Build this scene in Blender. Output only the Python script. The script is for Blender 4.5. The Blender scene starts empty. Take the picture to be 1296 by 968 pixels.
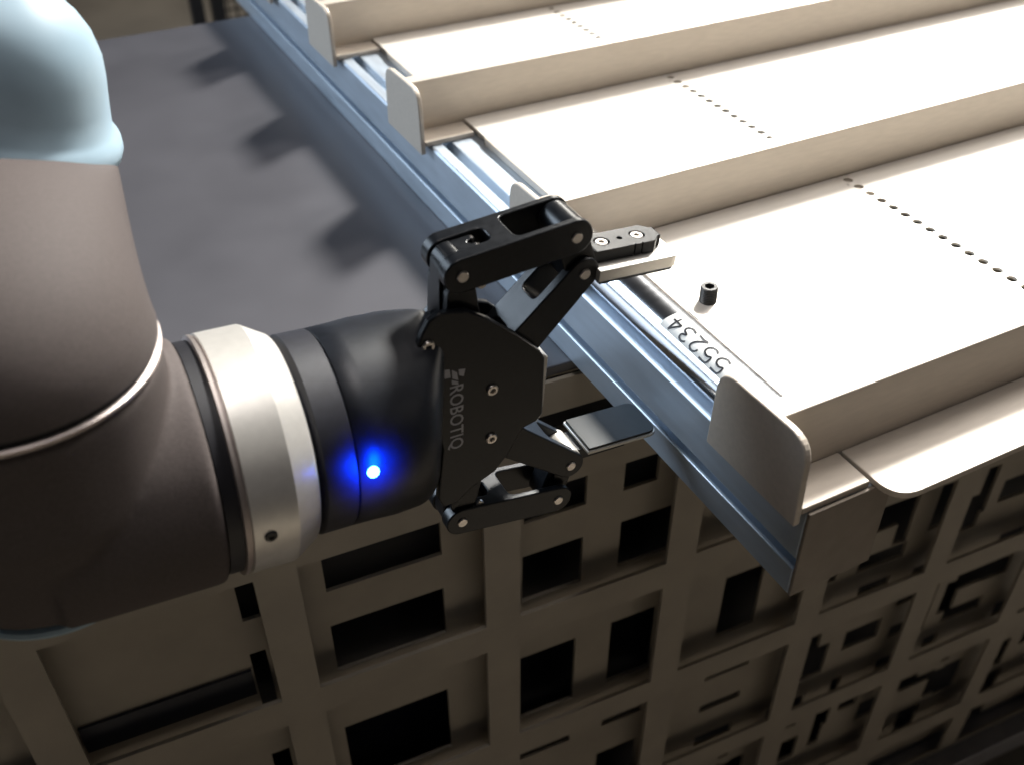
import bpy, bmesh, math, random
from mathutils import Vector, Matrix
R = math.radians
random.seed(7)
S = bpy.context.scene
COL = S.collection

# ------------------------------------------------------------------ camera, world, lights, exposure
CAM = Vector((-0.24271, -0.21626, 0.26314))
right = Vector((0.88795, -0.45993, -0.0029960)); down = Vector((-0.288856, -0.552577, -0.781806)); fwd = Vector((0.357921, 0.695070, -0.623514))
cd = bpy.data.cameras.new('camera'); cam = bpy.data.objects.new('camera', cd); COL.objects.link(cam); S.camera = cam
cam.matrix_world = Matrix(((right.x, -down.x, -fwd.x, CAM.x), (right.y, -down.y, -fwd.y, CAM.y), (right.z, -down.z, -fwd.z, CAM.z), (0, 0, 0, 1)))
cd.sensor_width = 36; cd.lens = 1290.46 / 1296 * 36; cd.clip_start = 0.01; cd.clip_end = 60
cd.dof.use_dof = True; cd.dof.focus_distance = 0.43; cd.dof.aperture_fstop = 11.0

w = bpy.data.worlds.new('World'); S.world = w; w.use_nodes = True
w.node_tree.nodes['Background'].inputs[0].default_value = (0.55, 0.55, 0.60, 1)
w.node_tree.nodes['Background'].inputs[1].default_value = 0.03
S.view_settings.view_transform = 'Standard'; S.view_settings.look = 'None'; S.view_settings.exposure = 0; S.view_settings.gamma = 1

def area(name, loc, target, size, power, color, size_y=None):
    l = bpy.data.lights.new(name, 'AREA'); l.energy = power; l.color = color; l.size = size
    if size_y: l.shape = 'RECTANGLE'; l.size_y = size_y
    o = bpy.data.objects.new(name, l); COL.objects.link(o); o.location = loc
    o.rotation_euler = (Vector(target) - Vector(loc)).to_track_quat('-Z', 'Y').to_euler()
    return o
def spot(name, loc, target, rad, ang, power, color):
    l = bpy.data.lights.new(name, 'SPOT'); l.energy = power; l.color = color; l.shadow_soft_size = rad; l.spot_size = R(ang); l.spot_blend = 1.0
    o = bpy.data.objects.new(name, l); COL.objects.link(o); o.location = loc
    o.rotation_euler = (Vector(target) - Vector(loc)).to_track_quat('-Z', 'Y').to_euler()
    return o
spot('hall_lamp_main', (4.15, 2.65, 4.0), (0.48, 0.22, 0), 0.85, 13.5, 13500, (1.0, 0.975, 0.92))
spot('hall_lamp_second', (4.6, 1.3, 4.1), (0.35, 0.3, 0), 0.8, 18, 1500, (1.0, 0.95, 0.9))
area('overhead_fill', (-0.15, 0.0, 2.6), (-0.15, 0.05, 0), 0.25, 18, (1.0, 0.94, 0.92), 1.2)  # added fill from above, brightens the blue cap and the wrist
area('back_floor_fill', (3.2, 4.4, 1.6), (0.3, 3.4, -0.86), 0.6, 70, (1.0, 0.95, 0.86))  # added fill, brightens the floor beyond the table
area('window_light', (-1.5, 1.5, 0.75), (0.0, 0.35, 0), 1.0, 40, (0.70, 0.84, 1.0))
area('hall_lamp_front', (1.3, -2.2, 1.4), (0.1, 0.13, -0.3), 0.7, 1.25, (1.0, 0.88, 0.72))

# ------------------------------------------------------------------ materials
def mat(name, col, rough=0.5, metal=0.0, noise=0.0, nscale=300, bump=0.0, bscale=900, spec=0.5, coat=0.0, stretch=None, rvar=0.0):
    m = bpy.data.materials.new(name); m.use_nodes = True; nt = m.node_tree; b = nt.nodes['Principled BSDF']
    b.inputs['Base Color'].default_value = (*col, 1); b.inputs['Roughness'].default_value = rough; b.inputs['Metallic'].default_value = metal
    b.inputs['Specular IOR Level'].default_value = spec; b.inputs['Coat Weight'].default_value = coat
    tc = nt.nodes.new('ShaderNodeTexCoord'); mp = nt.nodes.new('ShaderNodeMapping'); nt.links.new(tc.outputs['Object'], mp.inputs[0])
    if stretch: mp.inputs['Scale'].default_value = stretch
    if noise > 0 or rvar > 0:
        n = nt.nodes.new('ShaderNodeTexNoise'); n.inputs['Scale'].default_value = nscale; n.inputs['Detail'].default_value = 6
        nt.links.new(mp.outputs[0], n.inputs['Vector'])
        if noise > 0:
            r = nt.nodes.new('ShaderNodeValToRGB'); r.color_ramp.elements[0].position = 0.3; r.color_ramp.elements[1].position = 0.7
            r.color_ramp.elements[0].color = (*[c * (1 - noise) for c in col], 1); r.color_ramp.elements[1].color = (*[min(1, c * (1 + noise)) for c in col], 1)
            nt.links.new(n.outputs['Fac'], r.inputs[0]); nt.links.new(r.outputs[0], b.inputs['Base Color'])
        if rvar > 0:
            mr = nt.nodes.new('ShaderNodeMapRange'); mr.inputs[3].default_value = max(0, rough - rvar); mr.inputs[4].default_value = rough + rvar
            nt.links.new(n.outputs['Fac'], mr.inputs[0]); nt.links.new(mr.outputs[0], b.inputs['Roughness'])
    if bump > 0:
        n2 = nt.nodes.new('ShaderNodeTexNoise'); n2.inputs['Scale'].default_value = bscale; n2.inputs['Detail'].default_value = 3
        nt.links.new(tc.outputs['Object'], n2.inputs['Vector'])
        bp = nt.nodes.new('ShaderNodeBump'); bp.inputs['Strength'].default_value = bump; bp.inputs['Distance'].default_value = 0.0004
        nt.links.new(n2.outputs['Fac'], bp.inputs['Height']); nt.links.new(bp.outputs[0], b.inputs['Normal'])
    return m
M = {}
M['sheet'] = mat('tray_aluminium', (0.70, 0.66, 0.60), 0.42, 0.15, noise=0.05, nscale=60, bump=0.06, bscale=2500, stretch=(1, 6, 6), rvar=0.06)
M['bracket'] = mat('bracket_aluminium', (0.54, 0.48, 0.41), 0.40, 0.15, noise=0.05, nscale=90, bump=0.05, bscale=2500, stretch=(1, 5, 5), rvar=0.06)
M['rail'] = mat('anodised_rail', (0.50, 0.57, 0.65), 0.42, 0.75, noise=0.06, nscale=70, bump=0.05, stretch=(3, 0.4, 3), rvar=0.05)
M['railend'] = mat('rail_end', (0.24, 0.20, 0.16), 0.55, 0.2, noise=0.08, nscale=120, bump=0.1)
M['table'] = mat('table_laminate', (0.062, 0.061, 0.068), 0.34, 0.0, noise=0.10, nscale=14, bump=0.05, bscale=1500, spec=0.45, rvar=0.06)
M['tubesteel'] = mat('polished_steel', (0.78, 0.79, 0.82), 0.19, 1.0, noise=0.03, nscale=200, rvar=0.03)
M['paper'] = mat('label_paper', (0.74, 0.74, 0.71), 0.6, noise=0.03, nscale=400)
M['ink'] = mat('marker_ink', (0.015, 0.015, 0.02), 0.5, noise=0.2, nscale=900)
M['black'] = mat('black_anodised', (0.006, 0.007, 0.009), 0.30, 0.0, noise=0.25, nscale=500, bump=0.10, bscale=4000, spec=0.32, rvar=0.05)
M['blackbody'] = mat('black_painted_casting', (0.010, 0.012, 0.017), 0.38, 0.0, noise=0.2, nscale=350, bump=0.12, bscale=2500, spec=0.5)
M['coupling'] = mat('coupling_black', (0.014, 0.015, 0.022), 0.5, 0.0, noise=0.2, nscale=350, bump=0.15, bscale=3000)
M['steel'] = mat('screw_steel', (0.62, 0.58, 0.54), 0.28, 1.0, noise=0.08, nscale=900)
M['padmetal'] = mat('pad_metal', (0.55, 0.53, 0.49), 0.38, 0.6, noise=0.05, nscale=400, stretch=(1, 8, 8), bump=0.1)
M['rubber'] = mat('pad_rubber', (0.014, 0.017, 0.018), 0.34, 0.0, noise=0.1, nscale=300, spec=0.25)
M['grey'] = mat('housing_grey', (0.100, 0.084, 0.080), 0.68, 0.0, spec=0.2, noise=0.10, nscale=900, bump=0.35, bscale=2600, rvar=0.05)
M['blue'] = mat('cap_blue', (0.36, 0.50, 0.60), 0.5, 0.0, noise=0.03, nscale=80, bump=0.03)
M['silver'] = mat('flange_silver', (0.72, 0.70, 0.66), 0.34, 0.55, noise=0.04, nscale=300, bump=0.08, bscale=3000)
M['ring'] = mat('joint_ring_steel', (0.42, 0.37, 0.35), 0.45, 0.8, noise=0.05, nscale=500)
M['groove'] = mat('seal_black', (0.010, 0.010, 0.014), 0.5, noise=0.2, nscale=500)
M['panel'] = mat('sheet_panel_paint', (0.34, 0.30, 0.24), 0.5, 0.0, noise=0.08, nscale=30, bump=0.05, bscale=1200, rvar=0.05)
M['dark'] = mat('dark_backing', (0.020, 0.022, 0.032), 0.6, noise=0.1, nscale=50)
M['floor'] = mat('hall_floor_paint', (0.30, 0.26, 0.21), 0.35, noise=0.12, nscale=5, bump=0.05, bscale=60, rvar=0.1)
M['post'] = mat('cage_black', (0.02, 0.02, 0.022), 0.5, noise=0.2, nscale=80)
M['print'] = mat('printed_grey', (0.42, 0.42, 0.45), 0.5, noise=0.05, nscale=900)
M['setscrew'] = mat('black_oxide', (0.035, 0.034, 0.033), 0.42, 0.4, noise=0.2, nscale=900, bump=0.2, bscale=6000)
M['foot'] = mat('shelf_steel', (0.30, 0.30, 0.33), 0.35, 0.7, noise=0.08, nscale=60)
def emis(name, col, st):
    m = mat(name, col, 0.3); b = m.node_tree.nodes['Principled BSDF']
    b.inputs['Emission Color'].default_value = (*col, 1); b.inputs['Emission Strength'].default_value = st; return m
M['led'] = emis('led_blue', (0.10, 0.55, 1.0), 16)

# ------------------------------------------------------------------ helpers
def obj(name, bm, m, parent=None, smooth=None, bevel=0, seg=2):
    bmesh.ops.recalc_face_normals(bm, faces=bm.faces)
    me = bpy.data.meshes.new(name); bm.to_mesh(me); bm.free()
    o = bpy.data.objects.new(name, me); COL.objects.link(o); me.materials.append(m)
    if smooth is not None:
        for p in me.polygons: p.use_smooth = True
        me.set_sharp_from_angle(angle=R(smooth))
    if bevel:
        b = o.modifiers.new('bevel', 'BEVEL'); b.width = bevel; b.segments = seg; b.limit_method = 'ANGLE'; b.angle_limit = R(35)
        b.harden_normals = False
    if parent: o.parent = parent
    return o
def thing(name, label, cat, loc=(0, 0, 0), group=None, mtx=None):
    o = bpy.data.objects.new(name, None); COL.objects.link(o); o.empty_display_size = 0.01
    if mtx is not None: o.matrix_world = mtx
    else: o.location = loc
    o['label'] = label; o['category'] = cat
    if group: o['group'] = group
    return o
def tag(o, label, cat, group=None):
    o['label'] = label; o['category'] = cat
    if group: o['group'] = group
    return o
def box(bm, x0, x1, y0, y1, z0, z1):
    v = [bm.verts.new(p) for p in ((x0, y0, z0), (x1, y0, z0), (x1, y1, z0), (x0, y1, z0), (x0, y0, z1), (x1, y0, z1), (x1, y1, z1), (x0, y1, z1))]
    for f in ((0, 3, 2, 1), (4, 5, 6, 7), (0, 1, 5, 4), (1, 2, 6, 5), (2, 3, 7, 6), (3, 0, 4, 7)): bm.faces.new([v[i] for i in f])
def prism(bm, poly, axis, t0, t1, f=None):
    """poly: 2D points; axis: which coordinate is extruded ('x','y','z')"""
    def P(p, t):
        return {'x': (t, p[0], p[1]), 'y': (p[0], t, p[1]), 'z': (p[0], p[1], t)}[axis]
    a = [bm.verts.new(P(p, t0)) for p in poly]; b = [bm.verts.new(P(p, t1)) for p in poly]; n = len(poly)
    bm.faces.new(a[::-1]); bm.faces.new(b)
    for i in range(n): bm.faces.new((a[i], a[(i + 1) % n], b[(i + 1) % n], b[i]))
def basis(d, ref=None):
    d = Vector(d).normalized(); ref = Vector(ref) if ref else (Vector((0, 0, 1)) if abs(d.z) < 0.9 else Vector((1, 0, 0)))
    u = (ref - d * ref.dot(d)).normalized(); return d, u, d.cross(u)
def lathe(bm, org, d, prof, n=64, caps=True, ref=None):
    """prof: (h, r) along direction d"""
    d, u, v = basis(d, ref); org = Vector(org); rings = []
    for h, r in prof:
        rings.append([bm.verts.new(org + d * h + (u * math.cos(2 * math.pi * i / n) + v * math.sin(2 * math.pi * i / n)) * r) for i in range(n)])
    for a, b in zip(rings, rings[1:]):
        for i in range(n): bm.faces.new((a[i], a[(i + 1) % n], b[(i + 1) % n], b[i]))
    if caps: bm.faces.new(rings[0][::-1]); bm.faces.new(rings[-1])
def fin(bm):
    pass
def rounded(poly, rad, seg=5):
    out = []; n = len(poly)
    for i, p in enumerate(poly):
        r = rad[i] if isinstance(rad, (list, tuple)) else rad
        p = Vector(p); a = Vector(poly[i - 1]); b = Vector(poly[(i + 1) % n])
        if r <= 0: out.append(tuple(p)); continue
        da = (a - p); db = (b - p); la, lb = da.length, db.length; da.normalize(); db.normalize()
        ang = da.angle(db); t = min(r / math.tan(ang / 2), la * 0.49, lb * 0.49)
        s, e = p + da * t, p + db * t
        for k in range(seg + 1):
            q = k / seg; out.append(tuple((s * (1 - q) ** 2) + p * 2 * q * (1 - q) + e * q ** 2))
    return out
def boolean(base, cutters, op='DIFFERENCE'):
    for c in cutters:
        m = base.modifiers.new('b', 'BOOLEAN'); m.operation = op; m.object = c; m.solver = 'EXACT'
    bpy.context.view_layer.update()
    dg = bpy.context.evaluated_depsgraph_get()
    me = bpy.data.meshes.new_from_object(base.evaluated_get(dg))
    base.modifiers.clear(); old = base.data; base.data = me; me.name = old.name
    for c in cutters:
        bpy.data.objects.remove(c, do_unlink=True)
    return base
def finish(o, smooth=35, bevel=0, seg=2):
    for p in o.data.polygons: p.use_smooth = True
    o.data.set_sharp_from_angle(angle=R(smooth))
    if bevel:
        b = o.modifiers.new('bevel', 'BEVEL'); b.width = bevel; b.segments = seg; b.limit_method = 'ANGLE'; b.angle_limit = R(35)
    return o

# ------------------------------------------------------------------ setting: floor
bm = bmesh.new(); box(bm, -8, 9, -3, 14, -0.90, -0.86)
obj('floor', bm, M['floor'])['kind'] = 'structure'

# ------------------------------------------------------------------ table and its perforated front
PSI = R(3.5); U = Vector((math.cos(PSI), -math.sin(PSI), 0)); N = Vector((math.sin(PSI), math.cos(PSI), 0)); O = Vector((-0.05, 0.13, 0))
tab = thing('table', 'dark grey glossy table top under the aluminium rail', 'table', (-0.2, 0.4, -0.86))
def rel(bm, o):  # world coordinates -> child of an unrotated empty
    for v in bm.verts: v.co -= o.location
    return bm
bm = bmesh.new()
def fy(x): return O.y - (x - O.x) * math.tan(PSI) + 0.003
prism(bm, [(-1.4, fy(-1.4)), (1.1, fy(1.1)), (1.1, 0.705), (-1.4, 0.705)], 'z', -0.054, -0.048)
obj('table_top', rel(bm, tab), M['table'], tab, bevel=0.0008)
bm = bmesh.new()
prism(bm, [(-1.38, fy(-1.38) + 0.07), (1.08, fy(1.08) + 0.07), (1.08, 0.69), (-1.38, 0.69)], 'z', -0.70, -0.0545)
obj('cabinet', rel(bm, tab), M['dark'], tab)
for (lx, ly) in ((-1.3, 0.66), (1.0, 0.66), (-1.3, 0.30), (1.0, 0.20)):
    bm = bmesh.new(); box(bm, lx - 0.02, lx + 0.02, ly - 0.02, ly + 0.02, -0.86, -0.7005); obj('leg', rel(bm, tab), M['post'], tab)

pm = Matrix(((U.x, N.x, 0, O.x), (U.y, N.y, 0, O.y), (0, 0, 1, 0), (0, 0, 0, 1)))
pan = thing('perforated_panel', 'beige laser-cut metal panel full of rectangular openings below the table edge', 'metal panel', mtx=pm)
def plate(holes, x0, x1, z0, z1, d0, d1):
    xs = sorted({x0, x1} | {round(h[i], 5) for h in holes for i in (0, 1) if x0 < h[i] < x1})
    zs = sorted({z0, z1} | {round(h[i], 5) for h in holes for i in (2, 3) if z0 < h[i] < z1})
    def solid(i, j):
        if i < 0 or j < 0 or i >= len(xs) - 1 or j >= len(zs) - 1: return False
        cx = (xs[i] + xs[i + 1]) / 2; cz = (zs[j] + zs[j + 1]) / 2
        return not any(h[0] < cx < h[1] and h[2] < cz < h[3] for h in holes)
    bm = bmesh.new(); vd = {}
    def V(i, d, j):
        k = (i, d, j)
        if k not in vd: vd[k] = bm.verts.new((xs[i], (d0, d1)[d], zs[j]))
        return vd[k]
    for i in range(len(xs) - 1):
        for j in range(len(zs) - 1):
            if not solid(i, j): continue
            bm.faces.new((V(i, 0, j), V(i + 1, 0, j), V(i + 1, 0, j + 1), V(i, 0, j + 1)))
            bm.faces.new((V(i, 1, j), V(i, 1, j + 1), V(i + 1, 1, j + 1), V(i + 1, 1, j)))
            for (di, dj, e) in ((-1, 0, ((i, j), (i, j + 1))), (1, 0, ((i + 1, j + 1), (i + 1, j))), (0, -1, ((i + 1, j), (i, j))), (0, 1, ((i, j + 1), (i + 1, j + 1)))):
                if not solid(i + di, j + dj):
                    (a, b), (c, d) = e; bm.faces.new((V(a, 0, b), V(a, 1, b), V(c, 1, d), V(c, 0, d)))
    return bm
cols = [(-0.256 + 0.1235 * k, -0.1545 + 0.1235 * k) for k in range(-4, 10)]
rows = [(-0.104, -0.076)] + [(-0.2296 - 0.1246 * k, -0.1285 - 0.1246 * k) for k in range(0, 4)] + [(-0.684, -0.628)]
fh = [(a, b, c, d) for (a, b) in cols for (c, d) in rows]
rr = random.Random(3)
# openings of the front lattice: the lower right cells are broken up by extra bars
extra = []
for ci, (a, b) in enumerate(cols):
    for ri, (c, d) in enumerate(rows):
        if ri == 0: continue
        if ci < 8 and not (ci == 7 and ri == 4) or ri == 5: continue
        w_, h_ = b - a, d - c; k = rr.randrange(4)
        def H(x0, x1, z0, z1): extra.append((a + w_ * x0, a + w_ * x1, c + h_ * z0, c + h_ * z1))
        if k == 0: H(0.06, 0.36, 0.10, 0.42); H(0.5, 0.62, 0.15, 0.9); H(0.75, 0.95, 0.55, 0.9)
        elif k == 1: H(0.05, 0.5, 0.78, 0.92); H(0.1, 0.45, 0.45, 0.6); H(0.62, 0.92, 0.1, 0.5); H(0.7, 0.8, 0.62, 0.8)
        elif k == 2: H(0.1, 0.25, 0.1, 0.85); H(0.45, 0.9, 0.08, 0.25); H(0.45, 0.8, 0.5, 0.85)
        else: H(0.08, 0.9, 0.82, 0.93); H(0.08, 0.4, 0.1, 0.5); H(0.55, 0.92, 0.3, 0.55)
fp = plate(fh, -1.0, 1.1, -0.69, -0.0551, 0.0, 0.0025)
obj('front_plate', fp, M['panel'], pan)
B = [(-0.1178, -0.0506, -0.1719, -0.1452), (-0.119, -0.0511, -0.242, -0.2006), (-0.1214, -0.0528, -0.3643, -0.2985), (-0.0006, 0.04, -0.2385, -0.1972), (0.0661, 0.1039, -0.2368, -0.1955), (0.0657, 0.0894, -0.1686, -0.1458), (0.0002, 0.0407, -0.1696, -0.1451), (-0.0032, 0.0389, -0.3628, -0.295), (0.0655, 0.1011, -0.3602, -0.2928), (-0.0037, 0.0385, -0.4162, -0.4088), (0.1568, 0.1902, -0.3573, -0.2908), (0.155, 0.1956, -0.4108, -0.4032), (0.1556, 0.1934, -0.4533, -0.4447), (0.1561, 0.1924, -0.5017, -0.4885), (-0.1637, -0.1541, -0.1739, -0.1455), (-0.1648, -0.1559, -0.2511, -0.2012), (0.0632, 0.0979, -0.4908, -0.4508), (0.0653, 0.0992, -0.415, -0.4075), (-0.1672, -0.1563, -0.3368, -0.2978)]
Sx = [(0.2294, 0.2666, -0.4695, -0.4104), (0.2284, 0.2668, -0.5396, -0.4937), (0.3124, 0.3264, -0.3275, -0.2636), (0.3475, 0.3697, -0.3257, -0.2616), (0.3927, 0.4059, -0.328, -0.2612), (0.3479, 0.371, -0.3779, -0.3693), (0.2918, 0.3234, -0.3765, -0.366), (0.3424, 0.3707, -0.4147, -0.4042), (0.3452, 0.3698, -0.4603, -0.443), (0.343, 0.3699, -0.5039, -0.4881), (0.3975, 0.4143, -0.4543, -0.4125), (0.4752, 0.4944, -0.4969, -0.4769), (0.3947, 0.4108, -0.4986, -0.4848), (0.3394, 0.4055, -0.5274, -0.5206), (0.3883, 0.4297, -0.563, -0.5494), (0.3404, 0.3707, -0.5786, -0.5512), (0.2949, 0.3051, -0.5605, -0.489), (0.4013, 0.4272, -0.6688, -0.6025), (0.4865, 0.5335, -0.6895, -0.6048), (0.1099, 0.1163, -0.3847, -0.3737), (0.1101, 0.1166, -0.4714, -0.4123), (0.2296, 0.2412, -0.4144, -0.3895), (0.44, 0.47, -0.43, -0.37), (0.44, 0.465, -0.60, -0.55), (0.50, 0.55, -0.45, -0.40), (0.2, 0.215, -0.60, -0.55), (0.12, 0.19, -0.60, -0.55), (0.0, 0.05, -0.62, -0.55)]
Lx = [(-0.38, -0.30, -0.20, -0.15), (-0.006, 0.09, -0.1035, -0.066)]
obj('back_plate', plate(B + Sx + Lx + extra, -0.9, 1.05, -0.685, -0.0551, 0.016, 0.0185), M['panel'], pan)
bm = bmesh.new(); box(bm, -0.2575, -0.1660, 0.0140, 0.0159, -0.2340, -0.2130); obj('shadow_band', bm, M['dark'], pan)  # dark strip standing in for a band of shadow on the back plate
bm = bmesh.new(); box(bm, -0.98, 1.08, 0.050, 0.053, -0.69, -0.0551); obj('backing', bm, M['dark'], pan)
bm = bmesh.new(); box(bm, -1.0, 1.1, -0.018, 0.05, -0.722, -0.6905)
obj('bottom_shelf_edge', bm, M['foot'], pan, bevel=0.001)

# ------------------------------------------------------------------ aluminium rail
RX, RT, RB = -0.030, -0.0031, -0.0478
rail = thing('extrusion_rail', 'bluish anodised aluminium profile rail running away under the tray brackets', 'rail', (0, 0.3, RB))
prof = [(RX, RB), (RX, -0.0340), (RX + 0.0012, -0.0334), (RX + 0.008, -0.0334), (RX + 0.008, -0.0290), (RX, -0.0282), (RX, RT - 0.0012), (RX + 0.0012, RT), (RX + 0.0075, RT), (RX + 0.0077, RT - 0.007), (RX + 0.0133, RT - 0.007), (RX + 0.0135, RT),
        (RX + 0.040, RT), (RX + 0.040, RB)]
bm = bmesh.new(); prism(bm, prof, 'y', -0.0355, 0.95); obj('profile', rel(bm, rail), M['rail'], rail, bevel=0.0005)
bm = bmesh.new(); prism(bm, [(RX, RB), (RX, RT), (RX + 0.040, RT), (RX + 0.040, RB)], 'y', -0.0372, -0.0356); obj('end_cap', rel(bm, rail), M['railend'], rail, bevel=0.0004)

# ------------------------------------------------------------------ tray brackets
feet = [-0.0178, 0.1535, 0.3185, 0.4720, 0.6220]
XE = 0.95; T = 0.0030; H = 0.0300
def make_bracket(y, label):
    t = thing('tray_bracket', label, 'bracket', (0, y, 0), 'bent aluminium brackets across the rail')
    bm = bmesh.new()
    prism(bm, [(0, -T), (0, H), (0.0095, H), (0.0095, H - T), (T, H - T), (T, -T)], 'x', -0.0328, XE)
    obj('wall', bm, M['bracket'], t, bevel=0.0006)
    bm = bmesh.new(); prism(bm, [(-0.0328, -0.0178), (-0.0012, -0.0178), (-0.0012, -0.0002), (-0.0328, -0.0002)], 'z', -T, 0)
    obj('foot', bm, M['bracket'], t, bevel=0.0004)
    bm = bmesh.new(); prism(bm, rounded([(0.0006, -0.0002), (0.0006, -0.0300), (XE, -0.0300), (XE, -0.0002)], [0, 0.012, 0, 0], 8), 'z', -T, 0)
    obj('flange', bm, M['bracket'], t, bevel=0.0004)
    bm = bmesh.new()
    prism(bm, rounded([(-0.0182, -0.0075), (-0.0165, 0.0315), (0.0335, 0.0300), (0.0350, -0.0080)], [0.001, 0.011, 0.011, 0.001], 8), 'x', -0.0360, -0.0330)
    obj('end_tab', bm, M['bracket'], t, bevel=0.0007)
    return t
labs = ['nearest tray bracket, its rounded end tab in front of the numbered tube', 'tray bracket just behind the black upper fingertip', 'third tray bracket back, its end tab clear of the gripper above the blue rail',
        'fourth tray bracket back, end tab tinted violet', 'farthest tray bracket at the top edge of the view']
for y, l in zip(feet, labs): make_bracket(y, l)

# ------------------------------------------------------------------ shelf sheets with a line of real holes
HX = 0.1515; CW = 0.0080
def make_sheet(y0, y1, label, hx):
    t = thing('shelf_sheet', label, 'sheet', (0, y0, 0), 'white aluminium sheets between the brackets')
    z0, z1 = 0.0002, 0.0016; L = y1 - y0
    bm = bmesh.new()
    def quad(x0, x1, a, b):
        for z in (z0, z1): bm.faces.new([bm.verts.new(p) for p in ((x0, a, z), (x1, a, z), (x1, b, z), (x0, b, z))])
    quad(0, hx - CW / 2, 0, L); quad(hx + CW / 2, XE, 0, L)
    pitch = 0.0086; ys = []; yy = L - 0.0052
    while yy > 0.030 and len(ys) < 16: ys.append(yy); yy -= pitch
    nseg = 20; prev = L
    for yc in ys:
        top = yc + pitch / 2 if yc != ys[0] else L
        bot = yc - pitch / 2
        sq = []; ci = []
        for k in range(nseg):
            an = 2 * math.pi * k / nseg; cx, cy = math.cos(an), math.sin(an)
            s = 1 / max(abs(cx), abs(cy)); hh = (top - yc) if cy > 0 else (yc - bot)
            sq.append((hx + cx * s * CW / 2, yc + cy * s * hh)); ci.append((hx + cx * 0.0026, yc + cy * 0.0026))
        for z in (z0, z1):
            a = [bm.verts.new((*p, z)) for p in sq]; b = [bm.verts.new((*p, z)) for p in ci]
            for k in range(nseg): bm.faces.new((a[k], a[(k + 1) % nseg], b[(k + 1) % nseg], b[k]))
        a = [bm.verts.new((*p, z0)) for p in ci]; b = [bm.verts.new((*p, z1)) for p in ci]
        for k in range(nseg): bm.faces.new((a[k], a[(k + 1) % nseg], b[(k + 1) % nseg], b[k]))
        prev = bot
    quad(hx - CW / 2, hx + CW / 2, 0, prev)
    for (p, q) in (((0, 0), (0, L)), ((0, L), (XE, L)), ((XE, L), (XE, 0)), ((XE, 0), (0, 0))):
        bm.faces.new([bm.verts.new(c) for c in ((*p, z0), (*q, z0), (*q, z1), (*p, z1))])
    bmesh.ops.remove_doubles(bm, verts=bm.verts, dist=1e-6)
    obj('sheet_face', bm, M['sheet'], t)
    bm = bmesh.new(); box(bm, -0.0012, -0.00005, 0.011, L - 0.030, -0.0029, 0.0016); obj('folded_edge', bm, M['bracket'], t, bevel=0.0003)
sl = ['nearest bright sheet carrying the small black set screw', 'second bright sheet with a line of holes, behind the gripper', 'third bright sheet, further back with fewer visible holes', 'farthest bright sheet at the top edge']
for i, l in enumerate(sl): make_sheet(feet[i] + T + 0.0004, feet[i + 1] - 0.0009, l, HX - 0.004 * i)

# ------------------------------------------------------------------ steel tube with handwritten number
TC = Vector((-0.0186, 0, 0.0077)); TR = 0.0106
tube = thing('steel_tube', 'polished steel tube lying between two bracket walls with a handwritten number label', 'tube', (TC.x, 0.07, TC.z))
bm = bmesh.new(); lathe(bm, (TC.x, -0.0135, TC.z), (0, 1, 0), [(0, TR - 0.0025), (0, TR - 0.0004), (0.0004, TR), (0.1662, TR), (0.1666, TR - 0.0004), (0.1666, TR - 0.0025)], 72); obj('tube_wall', rel(bm, tube), M['tubesteel'], tube, smooth=30)
def onTube(y, ang, r): return (TC.x + r * math.cos(R(ang)), y, TC.z + r * math.sin(R(ang)))
A0, A1 = 93, 141
bm = bmesh.new(); grid = []
for j in range(13):
    an = A0 + (A1 - A0) * j / 12; grid.append([bm.verts.new(onTube(y, an, TR + 0.00015)) for y in (-0.006, 0.0665 - 0.0006 * math.cos(j / 12 * 3.1))])
for a, b in zip(grid, grid[1:]): bm.faces.new((a[0], a[1], b[1], b[0]))
obj('number_label', rel(bm, tube), M['paper'], tube, smooth=60)
glyph = {'5': [[(0.85, 1.0), (0.2, 1.0), (0.12, 0.58), (0.45, 0.66), (0.78, 0.55), (0.88, 0.3), (0.7, 0.08), (0.4, 0.0), (0.08, 0.1)]],
         '2': [[(0.1, 0.75), (0.25, 0.95), (0.55, 1.0), (0.8, 0.85), (0.78, 0.6), (0.5, 0.3), (0.1, 0.02), (0.5, 0.06), (0.95, 0.0)]],
         '3': [[(0.12, 0.88), (0.4, 1.0), (0.72, 0.9), (0.74, 0.68), (0.42, 0.54), (0.76, 0.42), (0.84, 0.2), (0.55, 0.0), (0.1, 0.08)]],
         '4': [[(0.62, 0.0), (0.72, 1.0)], [(0.72, 1.0), (0.1, 0.35)], [(0.1, 0.35), (0.98, 0.32)]]}
def catmull(p, n=5):
    p = [p[0]] + list(p) + [p[-1]]; out = []
    for i in range(1, len(p) - 2):
        for k in range(n):
            t = k / n; a, b, c, d = [Vector(q) for q in p[i - 1:i + 3]]
            out.append(0.5 * ((2 * b) + (c - a) * t + (2 * a - 5 * b + 4 * c - d) * t * t + (3 * b - a - 3 * c + d) * t ** 3))
    out.append(Vector(p[-2])); return out
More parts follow.
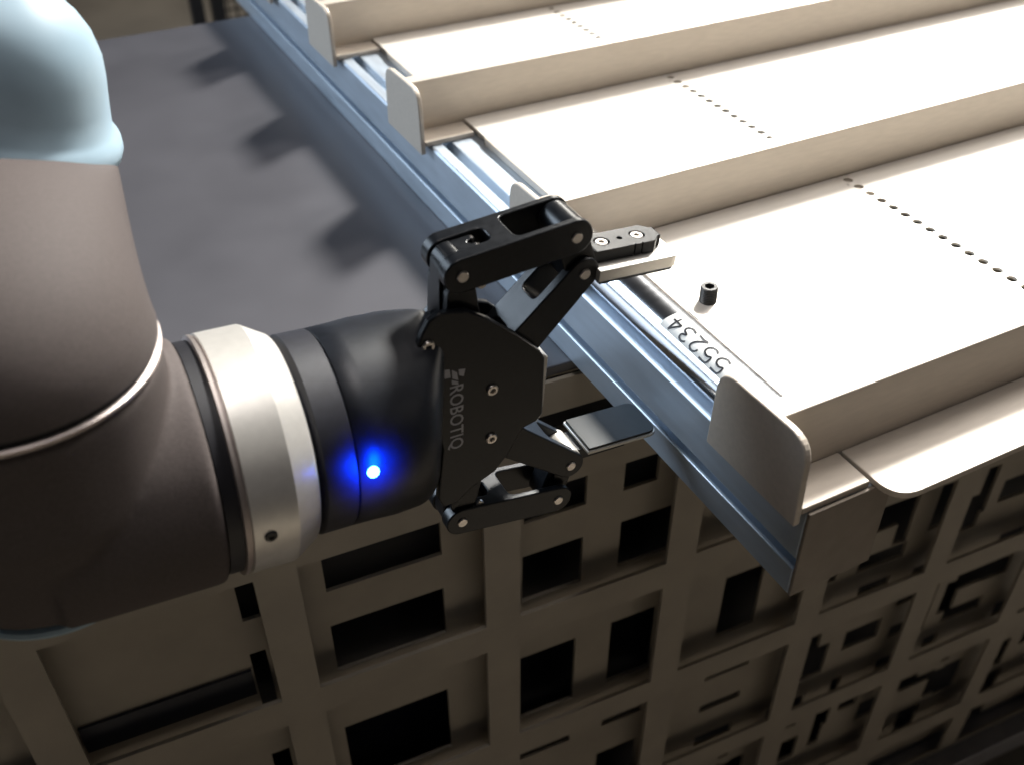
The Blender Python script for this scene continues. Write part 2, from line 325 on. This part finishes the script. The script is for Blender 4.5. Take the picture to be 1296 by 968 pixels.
for ch, yc in zip('55234', (0.0298, 0.0376, 0.0452, 0.0528, 0.0603)):
    bm = bmesh.new()
    for st in glyph[ch]:
        pts = [Vector(st[0]).lerp(Vector(st[1]), q / 8) for q in range(9)] if ch == '4' else catmull(st)
        hw = 0.062
        L_, R_ = [], []
        for i, q in enumerate(pts):
            d = (pts[min(i + 1, len(pts) - 1)] - pts[max(i - 1, 0)]).normalized(); nrm = Vector((-d.y, d.x)) * hw
            for lst, s in ((L_, 1), (R_, -1)):
                e = q + nrm * s; yy = yc + (e.x - 0.5) * 0.0066; an = 98 + e.y * 38
                lst.append(bm.verts.new(onTube(yy, an, TR + 0.00032)))
        for i in range(len(pts) - 1): bm.faces.new((L_[i], L_[i + 1], R_[i + 1], R_[i]))
    obj('digit', rel(bm, tube), M['ink'], tube)

# ------------------------------------------------------------------ set screw
bm = bmesh.new()
n = 40; hexv = 6
def ringpts(bm, r, z, n=48): return [bm.verts.new((r * math.cos(2 * math.pi * i / n), r * math.sin(2 * math.pi * i / n), z)) for i in range(n)]
def hexpts(bm, r, z, n=48):
    out = []
    for i in range(n):
        a = 2 * math.pi * i / n; s = math.cos(math.pi / 6) / math.cos((a % (math.pi / 3)) - math.pi / 6); out.append(bm.verts.new((r * s * math.cos(a), r * s * math.sin(a), z)))
    return out
rs = []
z = 0.0
for k in range(8): rs += [ringpts(bm, 0.0040, z), ringpts(bm, 0.00365, z + 0.00045)]; z += 0.0009
rs += [ringpts(bm, 0.0040, 0.0072), ringpts(bm, 0.0036, 0.0079), hexpts(bm, 0.0024, 0.0079), hexpts(bm, 0.0023, 0.0040)]
for a, b in zip(rs, rs[1:]):
    for i in range(48): bm.faces.new((a[i], a[(i + 1) % 48], b[(i + 1) % 48], b[i]))
bm.faces.new(rs[0][::-1]); bm.faces.new(rs[-1])
o = obj('set_screw', bm, M['setscrew'], smooth=25); o.location = (0.0140, 0.0868, 0.0017)
tag(o, 'small black hex socket set screw standing upright on the nearest bright sheet', 'screw')

# ------------------------------------------------------------------ frames of arm and gripper
A = Vector((0.996873, -0.004316, -0.078904)).normalized(); Fv = Vector((0.078858, -0.010, 0.996836)); Fv = (Fv - A * Fv.dot(A)).normalized(); Wv = A.cross(Fv)  # toward camera
C0 = Vector((-0.188044, 0.058384, 0.0250))
GM = Matrix(((A.x, -Wv.x, Fv.x, C0.x), (A.y, -Wv.y, Fv.y, C0.y), (A.z, -Wv.z, Fv.z, C0.z), (0, 0, 0, 1)))
mm = 0.001

arm = thing('industrial_robot', 'dark grey robot wrist with light blue end caps and a silver flange ring', 'robot arm', mtx=GM)
# local frame: x = tool axis, y = away from camera, z = up
JA = -0.0842
def lat(name, org, d, prof, m, n=96, parent=arm, smooth=35, bevel=0): 
    bm = bmesh.new(); lathe(bm, org, d, prof, n); return obj(name, bm, m, parent, smooth=smooth, bevel=bevel)
# wrist housing: vertical barrel + horizontal outlet, blended by a voxel remesh so they read as one casting
bm = bmesh.new(); lathe(bm, (JA, 0, 0), (0, 0, 1), [(-0.0236, 0.0325), (-0.0230, 0.0335), (-0.005, 0.0395), (0.018, 0.0455), (0.053, 0.0455), (0.0560, 0.0445)], 96); v1 = obj('wrist_housing', bm, M['grey'])
bm = bmesh.new(); lathe(bm, (JA, 0, 0), (1, 0, 0), [(0.0, 0.0425), (0.01, 0.0425), (0.0495, 0.0425), (0.0508, 0.0415)], 96); v2 = obj('cut', bm, M['grey'])
wrist = boolean(v1, [v2], 'UNION'); 
rm = wrist.modifiers.new('r', 'REMESH'); rm.mode = 'VOXEL'; rm.voxel_size = 0.0011
sm = wrist.modifiers.new('s', 'SMOOTH'); sm.iterations = 12; sm.factor = 0.6
bpy.context.view_layer.update(); me = bpy.data.meshes.new_from_object(wrist.evaluated_get(bpy.context.evaluated_depsgraph_get())); wrist.modifiers.clear(); wrist.data = me
for p in me.polygons: p.use_smooth = True
wrist.parent = arm
lat('joint_seal', (JA, 0, 0.0555), (0, 0, 1), [(0, 0.0440), (0.0005, 0.0440), (0.0060, 0.0440)], M['groove'])
lat('joint_ring', (JA, 0, 0.0555), (0, 0, 1), [(0, 0.0452), (0.0004, 0.0456), (0.0016, 0.0456), (0.0020, 0.0450)], M['ring'])
lat('bottom_cap', (JA, 0, -0.0234), (0, 0, -1), [(0, 0.0330), (0.0006, 0.0342), (0.002, 0.0346), (0.004, 0.0336), (0.007, 0.030), (0.010, 0.022), (0.012, 0.010), (0.0122, 0.001)], M['blue'])
# upper housing: lofted bend from the joint ring to the blue cap
def toL(v): return GM.inverted() @ Vector(v)
D2 = (GM.inverted().to_3x3() @ Vector((0.312, -0.02, 0.950))).normalized(); P2 = toL((-0.2458, 0.1436, 0.1155)); D1 = Vector((0, 0, 1)); P1 = Vector((JA, 0, 0.0600))
bm = bmesh.new(); rings = []; nr = 96; K = 28; 
for k in range(K + 1):
    t = k / K; t2, t3 = t * t, t ** 3
    T1, T2 = D1 * 0.06, D2 * 0.05
    c = P1 * (2 * t3 - 3 * t2 + 1) + T1 * (t3 - 2 * t2 + t) + P2 * (-2 * t3 + 3 * t2) + T2 * (t3 - t2)
    d = (D1 * (1 - t) + D2 * t + Vector((0, 1, 0)) * 0.9 * math.sin(math.pi * t)).normalized(); _, u, v = basis(d, (1, 0, 0)); r = 0.0455 + (0.0320 - 0.0455) * (t ** 1.0)
    if k == 0: r = 0.0450
    rings.append([bm.verts.new(c + (u * math.cos(2 * math.pi * i / nr) + v * math.sin(2 * math.pi * i / nr)) * r) for i in range(nr)])
for a, b in zip(rings, rings[1:]):
    for i in range(nr): bm.faces.new((a[i], a[(i + 1) % nr], b[(i + 1) % nr], b[i]))
bm.faces.new(rings[0][::-1]); bm.faces.new(rings[-1]); obj('upper_housing', bm, M['grey'], arm, smooth=40)
lat('top_cap', P2, D2, [(-0.002, 0.0320), (-0.0022, 0.0340), (-0.001, 0.0352), (0.002, 0.0354), (0.005, 0.0344), (0.0070, 0.0326), (0.009, 0.0312), (0.016, 0.0297), (0.025, 0.0280), (0.032, 0.0262), (0.039, 0.0225), (0.044, 0.0180), (0.048, 0.0125), (0.051, 0.0065), (0.0515, 0.001)], M['blue'], smooth=60)
bm = bmesh.new(); lathe(bm, P1 + D1 * 0.0 + Vector((-0.004, 0.05, 0.035)), (-1, 0.2, 0.1), [(0, 0.030), (0.01, 0.032), (0.55, 0.032), (0.551, 0.03)], 48); obj('forearm_tube', bm, M['grey'], arm, smooth=40)
# black seal and silver flange ring
lat('flange_seal', (-0.0332, 0, 0), (1, 0, 0), [(0, 0.0402), (0.0052, 0.0402)], M['groove'])
lat('seal_ring', (-0.0284, 0, 0), (1, 0, 0), [(0, 0.0412), (0.0003, 0.0418), (0.0014, 0.0418), (0.0016, 0.0409), (0.0024, 0.0409)], M['ring'])
lat('flange_ring', (-0.0260, 0, 0), (1, 0, 0), [(0, 0.0412), (0.0003, 0.0419), (0.0150, 0.0421), (0.0156, 0.0418), (0.0232, 0.0372), (0.0240, 0.0362), (0.0240, 0.0300)], M['silver'], n=128, smooth=20)
def screw(name, pos, d, r, h, m, parent, socket=0.45, slot=True):
    d_, u, v = basis(d); bm = bmesh.new(); pos = Vector(pos); n = 30; rs = []
    def rg(rr_, hh, hexa=False):
        out = []
        for i in range(n):
            a = 2 * math.pi * i / n; s = math.cos(math.pi / 6) / math.cos((a % (math.pi / 3)) - math.pi / 6) if hexa else 1
            out.append(bm.verts.new(pos + d_ * hh + (u * math.cos(a) + v * math.sin(a)) * rr_ * s))
        return out
    rs = [rg(r, -h), rg(r, h * 0.55), rg(r * 0.86, h)]
    if socket: rs += [rg(r * socket * 1.1, h, True), rg(r * socket, h * 0.1, True)]
    for a, b in zip(rs, rs[1:]):
        for i in range(n): bm.faces.new((a[i], a[(i + 1) % n], b[(i + 1) % n], b[i]))
    bm.faces.new(rs[0][::-1]); bm.faces.new(rs[-1]); return obj(name, bm, m, parent, smooth=30)
an = R(-3)
screw('flange_screw', (-0.0205, -0.0421 * math.cos(an), 0.0421 * math.sin(an)), (0, -math.cos(an), math.sin(an)), 0.0021, 0.0006, M['setscrew'], arm)

# ------------------------------------------------------------------ gripper
gr = thing('robot_gripper', 'black two-finger gripper with a glowing blue light reaching over the rail', 'gripper', mtx=GM)
def gprism(name, poly, w0, w1, m, parent=gr, bevel=0.0004, cut=None):
    """poly in (a, f) mm, w in mm toward the camera (local -y)"""
    bm = bmesh.new(); prism(bm, [(p[0] * mm, p[1] * mm) for p in poly], 'y', -w1 * mm, -w0 * mm)
    o = obj(name, bm, m)
    if cut:
        cs = []
        for c in cut: cs.append(c)
        o = boolean(o, cs)
    finish(o, 30, bevel); o.parent = parent; return o
def cutter(poly, axis, t0, t1, mtx=None):
    bm = bmesh.new(); prism(bm, [(p[0] * mm, p[1] * mm) for p in poly], axis, t0 * mm, t1 * mm)
    if mtx: bm.transform(mtx)
    return obj('cut', bm, M['black'])
def capsule(p, q, r0, r1=None, seg=14):
    r1 = r0 if r1 is None else r1; d = math.atan2(q[1] - p[1], q[0] - p[0]); out = []
    for k in range(seg + 1): a = d + math.pi / 2 + math.pi * k / seg; out.append((p[0] + r0 * math.cos(a), p[1] + r0 * math.sin(a)))
    for k in range(seg + 1): a = d - math.pi / 2 + math.pi * k / seg; out.append((q[0] + r1 * math.cos(a), q[1] + r1 * math.sin(a)))
    return out
glat = lambda name, a0, prof, m, n=96: lat(name, (0, 0, 0), (1, 0, 0), [((a0 + h) * mm, r * mm) for h, r in prof], m, n, gr, 30)
glat('coupling', -1.5, [(0, 32), (1.5, 35.2), (2.3, 36.0), (12.6, 36.0), (13.0, 35.6), (13.1, 34)], M['coupling'])
# body: round at the coupling, scooped into a narrow slab at the fingers
bm = bmesh.new(); rings = []; n = 96
secs = [(11.8, 35.5, 35.5, 2), (12.2, 36.0, 36.0, 2), (20, 36.2, 36.2, 2), (28, 36.0, 36.6, 2.05), (34, 35.4, 36.8, 2.03), (38, 34.0, 37.0, 2.1), (41, 32, 37.2, 2.15), (44, 28.5, 37.2, 2.3), (47, 23, 37.2, 2.7), (49.5, 17.5, 37.0, 3.4), (52, 12.5, 36.5, 5), (54, 9.0, 34, 6)]
for a, hw, hf, e in secs:
    rg = []
    for i in range(n):
        an = 2 * math.pi * i / n; c, s = math.cos(an), math.sin(an)
        rg.append(bm.verts.new((a * mm, -hw * mm * math.copysign(abs(c) ** (2 / e), c), hf * mm * math.copysign(abs(s) ** (2 / e), s))))
    rings.append(rg)
for a, b in zip(rings, rings[1:]):
    for i in range(n): bm.faces.new((a[i], a[(i + 1) % n], b[(i + 1) % n], b[i]))
bm.faces.new(rings[0][::-1]); bm.faces.new(rings[-1]); obj('body', bm, M['blackbody'], gr, smooth=50)
palm = [(43.0, 39.5), (45.5, 44.5), (49.5, 46.8), (60, 45.5), (68, 40.5), (79.4, 31.5), (90.5, 21.2), (93.0, 17), (94.7, -9.5), (92.5, -12.8), (86.5, -14.5), (81, -26), (76, -33), (66.6, -38), (60, -44), (54, -44.5), (51.8, -39), (52.9, -14.9), (49.9, 1.3), (45.5, 15.4), (42.6, 26.4), (41.6, 34.8)]
palm_far = [(52, 30), (58, 38), (68, 36)] + palm[5:-5] + [(52, 0)]
for w0, w1 in ((9.2, 12.2), (-12.2, -9.2)): gprism('side_plate', palm if w1 > 0 else palm_far, w0, w1, M['black'], bevel=0.0006)
gprism('palm_block', [(50, 36), (70, 34), (86, 16), (91.5, 14), (91.5, -8), (84, -11), (70, -32), (50, -36)], -6.3, 6.3, M['black'])
gprism('palm_face', [(91.6, 17.5), (96.6, 14.5), (96.8, -9.5), (91.6, -8)], -7.8, 8.8, M['padmetal'])  # light colour put in for the lit front edge of the palm
for a, f in ((45.4, 34.7), (71.5, 8.8), (72.7, -14.7)):
    screw('plate_screw', (a * mm, -12.2 * mm, f * mm), (0, -1, 0), 0.00235, 0.0011, M['steel'], gr, socket=0.5)
def pin(name, a, f, w, parent, r=2.15): return screw(name, (a * mm, -w * mm, f * mm), (0, -1, 0), r * mm, 0.0007, M['steel'], parent, socket=0)

def finger(s, p1, p2, t, base, kb):
    """s=+1 upper, -1 lower; p1 outer link rear pin, p2 outer link front pin, t fingertip pin, base inner link pivot, kb knuckle pivot"""
    # outer link
    d = Vector((p2[0] - p1[0], p2[1] - p1[1])); L = d.length; d.normalize(); ang = math.atan2(d.y, d.x)
    def loc(x, y): return (p1[0] + d.x * x - d.y * y, p1[1] + d.y * x + d.x * y)
    prof = capsule(p1, p2, 6.7)
    mt = Matrix.Translation((p1[0] * mm, 0, p1[1] * mm)) @ Matrix.Rotation(-ang, 4, 'Y')
    # pockets, seen from above (x along link, y across), cut along local z
    c1 = cutter(rounded([(22, -7.4), (62, -7.4), (62, 7.4), (22, 7.4)], [3, 0.1, 0.1, 3], 5), 'z', -20, 20, mt)
    c2 = cutter(rounded([(-20, -4.4), (14.5, -4.4), (14.5, 4.4), (-20, 4.4)], [0.1, 3, 3, 0.1], 5), 'z', -20, 20, mt)
    lk = gprism('outer_link', prof, -10.2, 10.2, M['black'], bevel=0.0005, cut=[c1, c2])
    pin('pin', p1[0], p1[1], 10.2, lk); pin('pin', p2[0], p2[1], 10.2, lk); 
    # knuckle joining the palm to the rear pin
    gprism('knuckle', capsule(kb, p1, 7.5, 5.9), -4.2, 4.2, M['black'], lk)
    kn = gprism('knuckle_cheek', capsule(kb, (p1[0] + 1.0, p1[1] - s * 8.5), 7.0, 5.5), -8.6, 8.6, M['black'], gr)
    pin('pin', p1[0] + 8.2, p1[1] - s * 5.5, 8.4, kn, 1.9)
    # insert plate in the rear slot
    bm = bmesh.new(); prism(bm, [(x * mm, y * mm) for x, y in ((-3, -4.1), (9.5, -4.1), (9.5, -1.4), (7.8, -1.2), (7.0, 0), (7.8, 1.2), (9.5, 1.4), (9.5, 4.1), (-3, 4.1))], 'z', 0.0022 * s if s > 0 else -0.0055, 0.0055 if s > 0 else -0.0022); bm.transform(mt)
    obj('insert_plate', bm, M['black'], lk, bevel=0.0003)
    for yy in (-2.7, 2.7):
        bm = bmesh.new(); box(bm, 0.0096, 0.0103, (yy - 1.0) * mm, (yy + 1.0) * mm, min(s * 0.0025, s * 0.0052), max(s * 0.0025, s * 0.0052)); bm.transform(mt); obj('bright_edge', bm, M['steel'], lk)
    # inner link
    d2 = Vector((t[0] - base[0], t[1] - base[1])); L2 = d2.length; a2 = math.atan2(d2.y, d2.x)
    mt2 = Matrix.Translation((base[0] * mm, 0, base[1] * mm)) @ Matrix.Rotation(-a2, 4, 'Y')
    c3 = cutter(rounded([(-20, -5), (20.5, -5), (20.5, 5), (-20, 5)], [0.1, 2.5, 2.5, 0.1], 5), 'z', -20, 20, mt2)
    c4 = cutter(rounded([(L2 - 19, -5), (L2 + 20, -5), (L2 + 20, 5), (L2 - 19, 5)], [2.5, 0.1, 0.1, 2.5], 5), 'z', -20, 20, mt2)
    il = gprism('inner_link', capsule(base, t, 8.0, 6.2), -9.0, 9.0, M['black'], bevel=0.0005, cut=[c3, c4])
    pin('pin', t[0], t[1], 9.0, il)
    return lk, il
finger(1, (58.3, 58.4), (101.8, 64.9), (107.9, 48.3), (72.0, 8.8), (61, 33))
finger(-1, (63.7, -58.1), (108.7, -62.5), (113.6, -45.8), (72.7, -14.7), (66, -34))

# upper fingertip: barrel round the link pin, neck, and the drilled jaw block
def tip(p2, t, s, x1, topf, padf, wb=6.0):
    bar = capsule(p2, t, 6.2, 6.4)
    o = gprism('fingertip', bar, -7.1 if s > 0 else -4.8, 7.1 if s > 0 else 4.8, M['black'], bevel=0.0005)
    return o
up = tip((101.8, 64.9), (107.9, 48.3), 1, 0, 0, 0)
top = rounded([(104, 47), (104, 60), (110, 60), (112.8, 54.7), (140.8, 54.7), (143.6, 54.7), (143.6, 49.8), (112, 49.8), (110, 44)], [1, 2, 4, 3.5, 0.2, 0.6, 0.3, 0.2, 2], 6)
bm = bmesh.new(); prism(bm, [(p[0] * mm, p[1] * mm) for p in top], 'y', -6.2 * mm, 6.2 * mm)
jaw = obj('jaw_block', bm, M['black'])
cs = [cutter([(142.2, 3.2), (145, 3.2), (145, 9), (139, 9), (139, 6.4)], 'z', 40, 60), cutter([(142.2, -3.2), (145, -3.2), (145, -9), (139, -9), (139, -6.4)], 'z', 40, 60)]
bmc = bmesh.new(); lathe(bmc, (0.1272, 0, 0.052), (0, 0, 1), [(0, 0.00105), (0.005, 0.00105)], 20); cs.append(obj('cut', bmc, M['black']))
for xx in (130.2, 133.4):
    bmc = bmesh.new(); box(bmc, xx * mm, (xx + 0.5) * mm, -0.0070, -0.0057, 0.045, 0.058); cs.append(obj('cut', bmc, M['black']))
for xx in (119.4, 134.8):
    bmc = bmesh.new(); lathe(bmc, (xx * mm, 0, 0.0535), (0, 0, 1), [(0, 0.0030), (0.003, 0.0030)], 28); cs.append(obj('cut', bmc, M['black']))
jaw = boolean(jaw, cs); finish(jaw, 30, 0.0004); jaw.parent = gr
for xx in (119.4, 134.8): screw('jaw_screw', (xx * mm, 0, 0.0538), (0, 0, 1), 0.0026, 0.0008, M['steel'], jaw, socket=0.45)
def pad(x0, x1, f_top, f_mid, f_bot, y0=-0.0115, y1=0.0110, r=3.5):
    P = [(x0, y0 / mm), (x1, y0 / mm), (x1, y1 / mm), (x0, y1 / mm)]
    bm = bmesh.new(); prism(bm, [(p[0] * mm, p[1] * mm) for p in rounded(P, [0.4, r, r, 0.4], 6)], 'z', min(f_top, f_mid) * mm, max(f_top, f_mid) * mm)
    pl = obj('pad_plate', bm, M['padmetal'], gr, smooth=30, bevel=0.0004)
    bm = bmesh.new(); prism(bm, [(p[0] * mm, p[1] * mm) for p in rounded([(x0 + .6, y0 / mm + .5), (x1 - .6, y0 / mm + .5), (x1 - .6, y1 / mm - .5), (x0 + .6, y1 / mm - .5)], [0.4, r, r, 0.4], 6)], 'z', min(f_mid, f_bot) * mm + 1e-5, max(f_mid, f_bot) * mm - 1e-5)
    obj('pad_rubber', bm, M['rubber'], pl, bevel=0.0002)
pad(112.8, 147.6, 49.7, 45.0, 43.7)
# lower fingertip
tip((108.7, -62.5), (113.6, -45.8), -1, 0, 0, 0)
gprism('jaw_block', rounded([(108, -56), (108, -44), (116, -40.9), (142, -40.9), (142, -46.0), (118, -46.5), (114, -58)], [1, 1, 1, 0.2, 0.5, 3, 2], 6), -6.2, 6.2, M['black'])
pad(120.5, 155.5, -40.8, -39.2, -38.0, -0.0105, 0.0110, 4.5)
bm = bmesh.new(); lathe(bm, (0.1136, -0.0075, -0.0440), (0, 1, 0), [(0, 0.0050), (0.0005, 0.0054), (0.0145, 0.0054), (0.015, 0.0050)], 40); obj('tip_barrel', bm, M['padmetal'], gr, smooth=30)

# blue status light on the body
la, lf = 16.4, 6.9; rr_ = 36.15; an = math.asin(lf / rr_)
dl = Vector((0, -math.cos(an), math.sin(an))); pl = Vector((la * mm, 0, 0)) + dl * (rr_ * mm)
bm = bmesh.new(); lathe(bm, pl - dl * 0.0006, dl, [(0, 0.0021), (0.0011, 0.0020), (0.0018, 0.0014), (0.0021, 0.0005)], 24); obj('status_light', bm, M['led'], gr, smooth=60)
L = bpy.data.lights.new('status_glow', 'POINT'); L.energy = 0.0012; L.color = (0.01, 0.06, 1.0); L.shadow_soft_size = 0.0015
lo = bpy.data.objects.new('status_glow', L); COL.objects.link(lo); lo.parent = gr; lo.location = pl + dl * 0.0090
L = bpy.data.lights.new('halo_fill_spot', 'SPOT'); L.energy = 0.30; L.color = (0.0, 0.03, 1.0); L.shadow_soft_size = 0.004; L.spot_size = R(100); L.spot_blend = 1.0  # unseen spot added off the body, aimed back at it to make the halo
lo = bpy.data.objects.new('halo_fill_spot', L); COL.objects.link(lo); lo.parent = gr; lo.location = pl + dl * 0.0115; lo.rotation_euler = (-dl).to_track_quat('-Z', 'Y').to_euler()

# printed word and emblem on the side plate
def text_mesh(name, s, size, m, parent, mtx):
    cu = bpy.data.curves.new('t', 'FONT'); cu.body = s; cu.size = size; cu.resolution_u = 3; cu.extrude = 0.00002; cu.offset = 0.00006; cu.space_character = 1.0
    to = bpy.data.objects.new('t', cu); COL.objects.link(to); bpy.context.view_layer.update()
    me = bpy.data.meshes.new_from_object(to.evaluated_get(bpy.context.evaluated_depsgraph_get())); bpy.data.objects.remove(to)
    me.transform(mtx); me.materials.clear(); me.materials.append(m); o = bpy.data.objects.new(name, me); COL.objects.link(o); o.parent = parent; return o
# reading direction = down the plate (-f, drifting +a); letter tops point to +a
rd = Vector((0.045, 0, -1)).normalized(); upv = Vector((1, 0, 0.045)).normalized(); nz = Vector((0, -1, 0))
o_ = Vector((0.0545, -0.01225, 0.0150))
tm = Matrix(((rd.x, upv.x, nz.x, o_.x), (rd.y, upv.y, nz.y, o_.y), (rd.z, upv.z, nz.z, o_.z), (0, 0, 0, 1)))
wd = text_mesh('printed_word', 'ROBOTIQ', 0.0076, M['print'], gr, Matrix.Identity(4))
bb = [v.co.x for v in wd.data.vertices]; wid = max(bb) - min(bb); k = 0.0300 / wid
wd.data.transform(tm @ Matrix.Diagonal((k, 1, 1, 1)))
bm = bmesh.new()
for q in ([(50.9, 22.9), (54.0, 22.5), (54.6, 18.8), (52.3, 18.9)], [(54.9, 22.0), (57.0, 20.4), (57.6, 16.8), (55.2, 18.2)][::1], [(57.5, 21.6), (60.2, 21.2), (59.7, 18.0), (57.9, 18.9)], [(55.0, 17.6), (57.6, 16.2), (57.8, 14.9), (55.2, 15.6)]):
    bm.faces.new([bm.verts.new((a * mm, -0.01226, f * mm)) for a, f in q])
obj('printed_emblem', bm, M['print'], gr)

# ------------------------------------------------------------------ background cage on the hall floor
cage = thing('wire_cage', 'black posts and wire mesh cage standing on the floor beyond the table', 'cage', (0.25, 2.6, -0.86))
def bar(bm, p, q, r, n=6):
    p, q = Vector(p), Vector(q); lathe(bm, p, q - p, [(0, r), ((q - p).length, r)], n)
for x in (0.02, 0.075, 0.62):
    bm = bmesh.new(); box(bm, x - 0.016, x + 0.016, -0.016, 0.016, 0, 1.2); obj('post', bm, M['post'], cage)
bm = bmesh.new()
for i in range(22): bar(bm, (0.1 + i * 0.025, 0, 0.02), (0.1 + i * 0.025, 0, 1.2), 0.0022)
for i in range(46): bar(bm, (0.09, 0.003, 0.02 + i * 0.025), (0.62, 0.003, 0.02 + i * 0.025), 0.0022)
obj('wire_mesh', bm, M['post'], cage)
